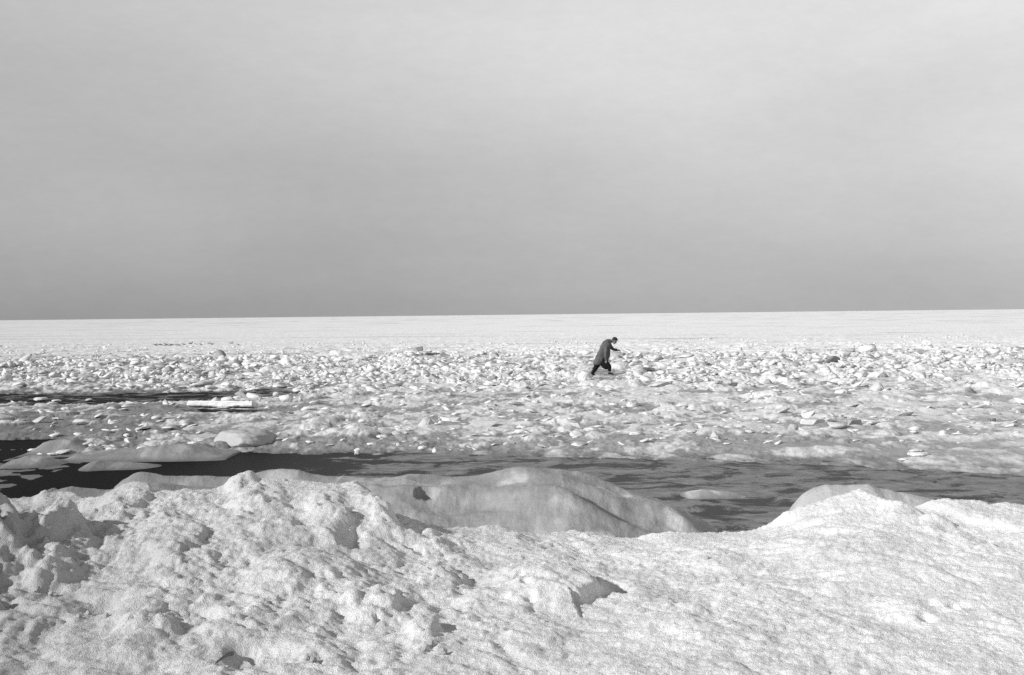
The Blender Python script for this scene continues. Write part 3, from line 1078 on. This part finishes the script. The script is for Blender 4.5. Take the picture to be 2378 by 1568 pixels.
def stick(name, p0, p1, r0, r1, mat, label, flat=1.0, bend=.06, side=None):
    a, b = Vector(p0), Vector(p1)
    n, m = 14, 10
    bm = bmesh.new()
    d = (b - a)
    L = d.length
    t = d.normalized()
    sd = t.cross(Vector((0, 0, 1))).normalized()
    up = sd.cross(t)
    rings = []
    for i in range(n):
        f = i / (n - 1)
        c = a + d * f + up * math.sin(f * math.pi) * bend * L + sd * math.sin(f * 5) * .02 * L
        r = r0 + (r1 - r0) * f
        r *= 1 + .12 * math.sin(i * 2.3)
        if i in (0, n - 1):
            r *= .6
        rings.append([bm.verts.new(c + (sd * math.cos(q) * r + up * math.sin(q) * r * flat)) for q in [6.2832 * j / m for j in range(m)]])
    for i in range(n - 1):
        for j in range(m):
            bm.faces.new((rings[i][j], rings[i][(j + 1) % m], rings[i + 1][(j + 1) % m], rings[i + 1][j]))
    bm.faces.new(rings[0][::-1])
    bm.faces.new(rings[-1])
    bmesh.ops.recalc_face_normals(bm, faces=bm.faces)
    me = bpy.data.meshes.new(name)
    bm.to_mesh(me)
    bm.free()
    me.polygons.foreach_set('use_smooth', np.ones(len(me.polygons), bool))
    o = add(name, me, mat)
    tag(o, label, name.replace('_', ' '))
    return o


def bp_(px, py, dz):
    x, y, z = on_bank(px, py)
    return (x, y, z + dz)


stick("wood_splinter", bp_(500, 1545, .010), bp_(545, 1528, .018), .004, .0085, M_WOOD, "dark weathered splinter of wood on the snow near the bottom left", flat=1.3, bend=.05)
stick("twig", bp_(505, 1516, .012), bp_(531, 1529, .014), .0032, .0022, M_WOODL, "thin bleached twig crossing behind the dark wood splinter", bend=.05)

# ------------------------------------------------------------------ the walking man
FX, FY = map(float, at_z(1397, 868, .10))
S = .00132


def pj(zx, zy, yy=0.0):
    """joint from the enlarged photograph (side view), yy = towards (-) / away (+) from the camera"""
    return Vector(((zx - 720) * S, yy, (1415 - zy) * S))


def evaluated(objs, name, voxel=None, smooth_it=0):
    dg = bpy.context.evaluated_depsgraph_get()
    bm = bmesh.new()
    for o in objs:
        me = bpy.data.meshes.new_from_object(o.evaluated_get(dg))
        bm.from_mesh(me)
    me = bpy.data.meshes.new(name)
    bm.to_mesh(me)
    bm.free()
    for o in objs:
        bpy.data.objects.remove(o)
    if voxel:
        o = bpy.data.objects.new("tmp", me)
        col.objects.link(o)
        rm = o.modifiers.new("r", 'REMESH')
        rm.mode = 'VOXEL'
        rm.voxel_size = voxel
        if smooth_it:
            sm = o.modifiers.new("s", 'SMOOTH')
            sm.iterations = smooth_it
            sm.factor = .5
        dg = bpy.context.evaluated_depsgraph_get()
        me2 = bpy.data.meshes.new_from_object(o.evaluated_get(dg))
        bpy.data.objects.remove(o)
        me = me2
        me.name = name
    me.polygons.foreach_set('use_smooth', np.ones(len(me.polygons), bool))
    return me


def tube(rings, m=20):
    """rings: (centre, half-size along X-ish, half-size along Y, axis direction)"""
    bm = bmesh.new()
    rr = []
    for i, (c, a, b, d) in enumerate(rings):
        d = Vector(d).normalized()
        yv = Vector((0, 1, 0))
        xv = yv.cross(d).normalized()
        yv = d.cross(xv).normalized()
        rr.append([bm.verts.new(c + xv * math.cos(q) * a + yv * math.sin(q) * b) for q in [6.2832 * j / m for j in range(m)]])
    for i in range(len(rr) - 1):
        for j in range(m):
            bm.faces.new((rr[i][j], rr[i][(j + 1) % m], rr[i + 1][(j + 1) % m], rr[i + 1][j]))
    bm.faces.new(rr[0][::-1])
    bm.faces.new(rr[-1])
    bmesh.ops.recalc_face_normals(bm, faces=bm.faces)
    me = bpy.data.meshes.new("t")
    bm.to_mesh(me)
    bm.free()
    o = bpy.data.objects.new("tmp_t", me)
    col.objects.link(o)
    return o


HC = pj(1140, 322)
HROT = Matrix.Rotation(math.radians(42), 3, 'Y')       # the head is tipped forward, eyes on the ice


def hl(x, y, z):
    return HC + HROT @ (Vector((x, y, z)) * 1.08)


def ball(c, r, rot=None):
    bm = bmesh.new()
    bmesh.ops.create_icosphere(bm, subdivisions=3, radius=1)
    for v in bm.verts:
        p = Vector((v.co.x * r[0], v.co.y * r[1], v.co.z * r[2]))
        v.co = c + (rot @ p if rot else p)
    me = bpy.data.meshes.new("b")
    bm.to_mesh(me)
    bm.free()
    o = bpy.data.objects.new("tmp_b", me)
    col.objects.link(o)
    return o


def limb(pts, m=12):
    """pts: (point, radius); the axis follows the points"""
    rings = []
    for i, (p, r) in enumerate(pts):
        a = pts[max(i - 1, 0)][0]
        b = pts[min(i + 1, len(pts) - 1)][0]
        rings.append((p, r, r, (b - a)))
    return tube(rings, m)


def hand(palm, d, side, up):
    """palm, four bent fingers of different lengths, a thumb from the side of the palm"""
    d, side, up = d.normalized(), side.normalized(), up.normalized()
    out = [limb([(palm - d * .05, .026), (palm - d * .02, .032), (palm + d * .02, .034), (palm + d * .045, .026)])]
    for offs, L in ((-.030, .068), (-.011, .080), (.010, .075), (.029, .060)):
        r0 = palm + side * offs + d * .03
        out.append(limb([(r0, .0105), (r0 + d * L * .45 - up * L * .06, .0098), (r0 + d * L * .78 - up * L * .32, .009), (r0 + d * L * .85 - up * L * .62, .0075)], 8))
    r0 = palm - side * .026 - d * .02
    out.append(limb([(r0, .014), (r0 - side * .028 + d * .02, .012), (r0 - side * .036 + d * .05 - up * .008, .009)], 8))
    return out


bits = [ball(hl(-.012, 0, .018), (.106, .083, .099), HROT), ball(hl(.036, 0, -.058), (.064, .060, .078), HROT), ball(hl(.058, 0, -.116), (.028, .033, .024), HROT),
        ball(hl(.098, 0, -.046), (.022, .014, .028), HROT), ball(hl(.080, 0, .000), (.024, .052, .015), HROT), ball(hl(.088, 0, -.088), (.012, .025, .009), HROT),
        ball(hl(-.004, .080, -.030), (.020, .011, .034), HROT), ball(hl(-.004, -.080, -.030), (.020, .011, .034), HROT),
        limb([(pj(960, 385), .085), (pj(1010, 360), .068), (pj(1060, 345), .060), (hl(-.03, 0, -.05), .058)], 16),
        limb([(pj(720, 850), .10), (pj(735, 790), .11), (pj(785, 650), .12), (pj(860, 500), .14), (pj(930, 410), .13), (pj(965, 375), .08)], 18)]
for sg in (-1, 1):
    if sg < 0:
        bits.append(limb([(pj(745, 880, -.07), .085), (pj(850, 1020, -.10), .070), (pj(960, 1115, -.10), .058), (pj(972, 1230, -.10), .052), (pj(968, 1340, -.10), .038), (pj(968, 1375, -.10), .036)]))
        bits.append(limb([(pj(968, 1375, -.10), .036), (pj(1020, 1390, -.10), .034), (pj(1080, 1396, -.10), .026)]))
        bits.append(limb([(pj(930, 425, -.15), .062), (pj(865, 560, -.22), .050), (pj(836, 690, -.24), .042), (pj(838, 820, -.23), .036), (pj(850, 925, -.215), .026), (pj(852, 945, -.21), .026)]))
    else:
        bits.append(limb([(pj(715, 880, .07), .085), (pj(640, 1010, .10), .070), (pj(565, 1130, .10), .056), (pj(500, 1250, .10), .050), (pj(420, 1365, .10), .038), (pj(410, 1390, .10), .034)]))
        bits.append(limb([(pj(405, 1385, .10), .034), (pj(450, 1400, .10), .032), (pj(500, 1405, .10), .024)]))
        bits.append(limb([(pj(960, 425, .15), .062), (pj(1035, 540, .22), .050), (pj(1108, 618, .20), .042), (pj(1180, 630, .16), .034), (pj(1230, 630, .13), .025), (pj(1250, 632, .12), .025)]))
bits += hand(pj(1272, 636, .11), Vector((.9, -.1, -.35)), Vector((0, 1, 0)), Vector((.35, 0, .9)))
bits += hand(pj(853, 985, -.21), Vector((.1, 0, -1)), Vector((1, .1, .1)), Vector((0, -1, 0)))
body = evaluated(bits, "person", .0065, 1)
M_SKIN = plain("skin", .20, .55, .3, 20, .1)
M_COAT = plain("grey_coat_cloth", .10, .9, .1, 5, .5)
M_TROU = plain("black_trouser_cloth", .013, .9, .1, 14, .3)
M_HAIR = plain("dark_hair", .018, .6, .3, 80, .4)
M_SHOE = plain("black_shoe_leather", .015, .4, .4, 40, .2)
man = add("person", body, M_SKIN)
man.location = (FX, FY, float(max(ice_h(FX, FY), 0)) + .01)
tag(man, "person in a long grey coat and black trousers, stooping forward mid-stride on the ice", "person")


def D(a, b):
    return (b - a)


# coat: body barrel flaring to the hem, collar, two sleeves
up = Vector((.30, 0, .95))
bar = tube([
    (pj(575, 1085), .135, .15, (.1, 0, 1)), (pj(600, 1040), .20, .185, (.20, 0, 1)), (pj(655, 960), .215, .20, (.3, 0, 1)),
    (pj(705, 860), .235, .20, (.3, 0, 1)), (pj(745, 760), .225, .20, (.32, 0, 1)), (pj(785, 660), .215, .205, (.36, 0, 1)), (pj(820, 560), .20, .215, (.42, 0, 1)),
    (pj(862, 470), .185, .225, (.5, 0, .95)), (pj(905, 400), .165, .225, (.6, 0, .9)), (pj(950, 355), .125, .17, (.8, 0, .75)), (pj(1000, 335), .085, .095, (1, 0, .5)),
    (pj(1042, 325), .078, .080, (1, 0, .5))], 28)
front = tube([(pj(830, 985), .12, .155, (.02, 0, 1)), (pj(845, 900), .13, .18, (.05, 0, 1)), (pj(870, 780), .155, .19, (.08, 0, 1)), (pj(885, 660), .14, .18, (.08, 0, 1)), (pj(900, 520), .15, .2, (.1, 0, 1))], 20)
s_near = tube([(pj(925, 415, -.15), .085, .085, (-.4, 0, -1)), (pj(870, 540, -.225), .078, .075, (-.3, 0, -1)), (pj(838, 690, -.245), .068, .066, (0, 0, -1)),
               (pj(838, 820, -.235), .062, .060, (.05, 0, -1)), (pj(848, 925, -.22), .060, .058, (.1, 0, -1))], 16)
s_far = tube([(pj(960, 420, .15), .085, .085, (.4, 0, -1)), (pj(1030, 530, .22), .078, .075, (.6, 0, -1)), (pj(1105, 615, .205), .066, .066, (.9, 0, -.3)),
              (pj(1170, 625, .165), .060, .06, (1, 0, 0)), (pj(1228, 625, .13), .054, .052, (1, 0, .1))], 16)
coat = evaluated([bar, front, s_near, s_far], "coat", .011, 3)
co = np.empty(len(coat.vertices) * 3, np.float32)
coat.vertices.foreach_get('co', co)
co = co.reshape(-1, 3)
no = np.empty(len(coat.vertices) * 3, np.float32)
coat.vertices.foreach_get('normal', no)
no = no.reshape(-1, 3)
fold = fbm((co[:, 0] * 5 + co[:, 2] * 1.2), (co[:, 2] * 2.2 + co[:, 1] * 6), 3, .55, 801) * .038
waist = -.018 * np.exp(-((co[:, 2] - (.78 - .45 * (co[:, 0] - 0))) / .03) ** 2)
coat.vertices.foreach_set('co', (co + no * (fold + waist)[:, None]).astype(np.float32).ravel())
coat.update()
coat_o = add("coat", coat, M_COAT, man)
coat_o['label'] = "long rumpled grey coat, lighter on its lit back"

t_far = tube([(pj(700, 900, .06), .155, .13, (-.4, 0, -1)), (pj(635, 1020, .09), .140, .12, (-.5, 0, -1)), (pj(560, 1130, .1), .115, .11, (-.6, 0, -1)),
              (pj(500, 1240, .1), .095, .10, (-.6, 0, -1)), (pj(440, 1335, .1), .07, .085, (-.6, 0, -1)), (pj(415, 1372, .1), .05, .07, (-.6, 0, -1))], 18)
t_near = tube([(pj(740, 900, -.06), .15, .13, (.4, 0, -1)), (pj(800, 1010, -.09), .155, .125, (.7, 0, -.9)), (pj(880, 1090, -.1), .135, .12, (.8, 0, -.8)),
               (pj(945, 1145, -.1), .105, .115, (.4, 0, -1)), (pj(955, 1215, -.1), .085, .10, (0, 0, -1)), (pj(955, 1285, -.1), .068, .085, (0, 0, -1))], 18)
bag = tube([(pj(760, 1000), .12, .16, (0, 0, -1)), (pj(800, 1120, -.04), .14, .14, (.1, 0, -1)), (pj(845, 1195, -.05), .10, .11, (.2, 0, -1)), (pj(870, 1235, -.06), .05, .07, (.2, 0, -1))], 18)
tr = evaluated([t_far, t_near, bag], "trousers", .011, 3)
add("trousers", tr, M_TROU, man)
for nm, a, b, yy in (("shoe", (955, 1340), (1075, 1390), -.10), ("shoe", (405, 1375), (490, 1402), .10)):
    q0, q1 = pj(*a, yy), pj(*b, yy)
    sh = tube([(q0 + Vector((-.02, 0, .03)), .05, .045, (.3, 0, -1)), (q0 + Vector((0, 0, -.02)), .06, .05, (.5, 0, -.8)), ((q0 + q1) / 2, .045, .05, (1, 0, -.3)), (q1, .03, .042, (1, 0, -.2)), (q1 + Vector((.03, 0, 0)), .016, .025, (1, 0, -.1))], 14)
    add("shoe", evaluated([sh], "shoe", .008, 2), M_SHOE, man)
# hair: a cap over the crown and the back of the head
hd = bmesh.new()
bmesh.ops.create_icosphere(hd, subdivisions=5, radius=1)
rr0 = random.Random(5)
bmesh.ops.delete(hd, geom=[v for v in hd.verts if v.co.z < (-.05 + .62 * max(0, v.co.x) if v.co.x > -.15 else -.62) + .04 * math.sin(v.co.y * 30)], context='VERTS')
cc = np.array([v.co[:] for v in hd.verts])
hn = fbm(cc[:, 0] * 3 + cc[:, 2] * 2, cc[:, 1] * 9 + cc[:, 2], 3, .6, 850)
for v, q in zip(hd.verts, hn):
    k = 1.07 + .05 * float(q)
    v.co = HC + HROT @ (Vector((-.012 + v.co.x * .106 * k, v.co.y * .084 * k, .018 + v.co.z * .101 * k)) * 1.08)
me = bpy.data.meshes.new("hair")
hd.to_mesh(me)
hd.free()
me.polygons.foreach_set('use_smooth', np.ones(len(me.polygons), bool))
ho = add("hair", me, M_HAIR, man)
so = ho.modifiers.new("thick", 'SOLIDIFY')
so.thickness = .018
for sg in (-1, 1):
    o = ball(hl(.083, .033 * sg, -.018), (.012, .012, .010), HROT)
    o.name = "eye"
    o.data.name = "eye"
    o.data.materials.append(M_HAIR)
    o.data.polygons.foreach_set('use_smooth', np.ones(len(o.data.polygons), bool))
    o.parent = man

# ------------------------------------------------------------------ waterbirds far out
M_BIRD = plain("dark_plumage", .09, .8, .2, 20, .3)


def bird_mesh():
    b = tube([(Vector((-.17, 0, .12)), .012, .02, (1, 0, 0)), (Vector((-.11, 0, .115)), .035, .045, (1, 0, 0)), (Vector((-.02, 0, .105)), .062, .066, (1, 0, 0)),
              (Vector((.07, 0, .11)), .058, .058, (1, 0, .2)), (Vector((.12, 0, .14)), .034, .034, (.6, 0, 1)), (Vector((.135, 0, .19)), .026, .024, (.2, 0, 1)),
              (Vector((.145, 0, .225)), .032, .027, (.7, 0, 1)), (Vector((.175, 0, .235)), .024, .02, (1, 0, 0)), (Vector((.215, 0, .225)), .009, .012, (1, 0, 0)), (Vector((.235, 0, .222)), .004, .006, (1, 0, 0))], 12)
    l1 = tube([(Vector((0, .025, .07)), .007, .007, (0, 0, -1)), (Vector((0, .025, 0)), .006, .006, (0, 0, -1))], 6)
    l2 = tube([(Vector((0, -.025, .07)), .007, .007, (0, 0, -1)), (Vector((0, -.025, 0)), .006, .006, (0, 0, -1))], 6)
    return evaluated([b, l1, l2], "waterbird", .010, 1)


bm_ = bird_mesh()
bm_.materials.append(M_BIRD)
BIRDS = [(95, 172, 0, 1), (130, 180, 0, 1), (205, 165, 0, .9), (262, 170, 1, 1.1), (352, 182, 0, 1.0), (398, 172, 1, 1.2), (438, 182, 0, 1.0), (503, 180, 0, 1.1), (548, 170, 1, 1.0),
         (640, 178, 0, 1.1), (682, 178, 1, .9), (742, 174, 1, 1.0), (862, 160, 1, 1.1), (1030, 140, 0, 1.45), (1185, 152, 1, .9), (1315, 155, 1, 1.0), (1505, 135, 0, .8), (1605, 152, 1, 1.2), (2108, 132, 0, 1.2), (2300, 170, 1, .8)]
for i, (zx, zy, flip, s_) in enumerate(BIRDS):
    px = (540 + zx / 7.43) * .6517
    py = (1205 + (zy + 22) / 7.43) * .6517
    x, y = map(float, at_z(px, py, .12))
    o = bpy.data.objects.new("waterbird", bm_)
    col.objects.link(o)
    o.location = (x, y, float(ice_h(x, y)) - .01)
    o.rotation_euler = (0, 0, (math.pi if flip else 0) + rnd.uniform(-.5, .5))
    o.scale = (s_ * .95, s_ * .95, s_ * .72)
    if i == 13:
        lab = "largest dark waterbird, standing between the close flock and the strays"
    elif i == 18:
        lab = "dark waterbird standing alone, right of all the clear ones"
    elif i == 19:
        lab = "faint small bird farthest right of the far flock"
    elif i < 12:
        lab = ("leftmost" if i == 0 else ("rightmost" if i == 11 else ORD[i] + " from left")) + " small dark waterbird in the close row of the far flock"
    else:
        lab = {12: "small dark waterbird just left of the largest one", 14: "small dark waterbird just right of the largest one", 15: "small dark waterbird second right of the largest one",
               16: "small faint waterbird third right of the largest one", 17: "dark upright waterbird fourth right of the largest one"}[i]
    tag(o, lab, "waterbird", "waterbirds resting on the far ice")
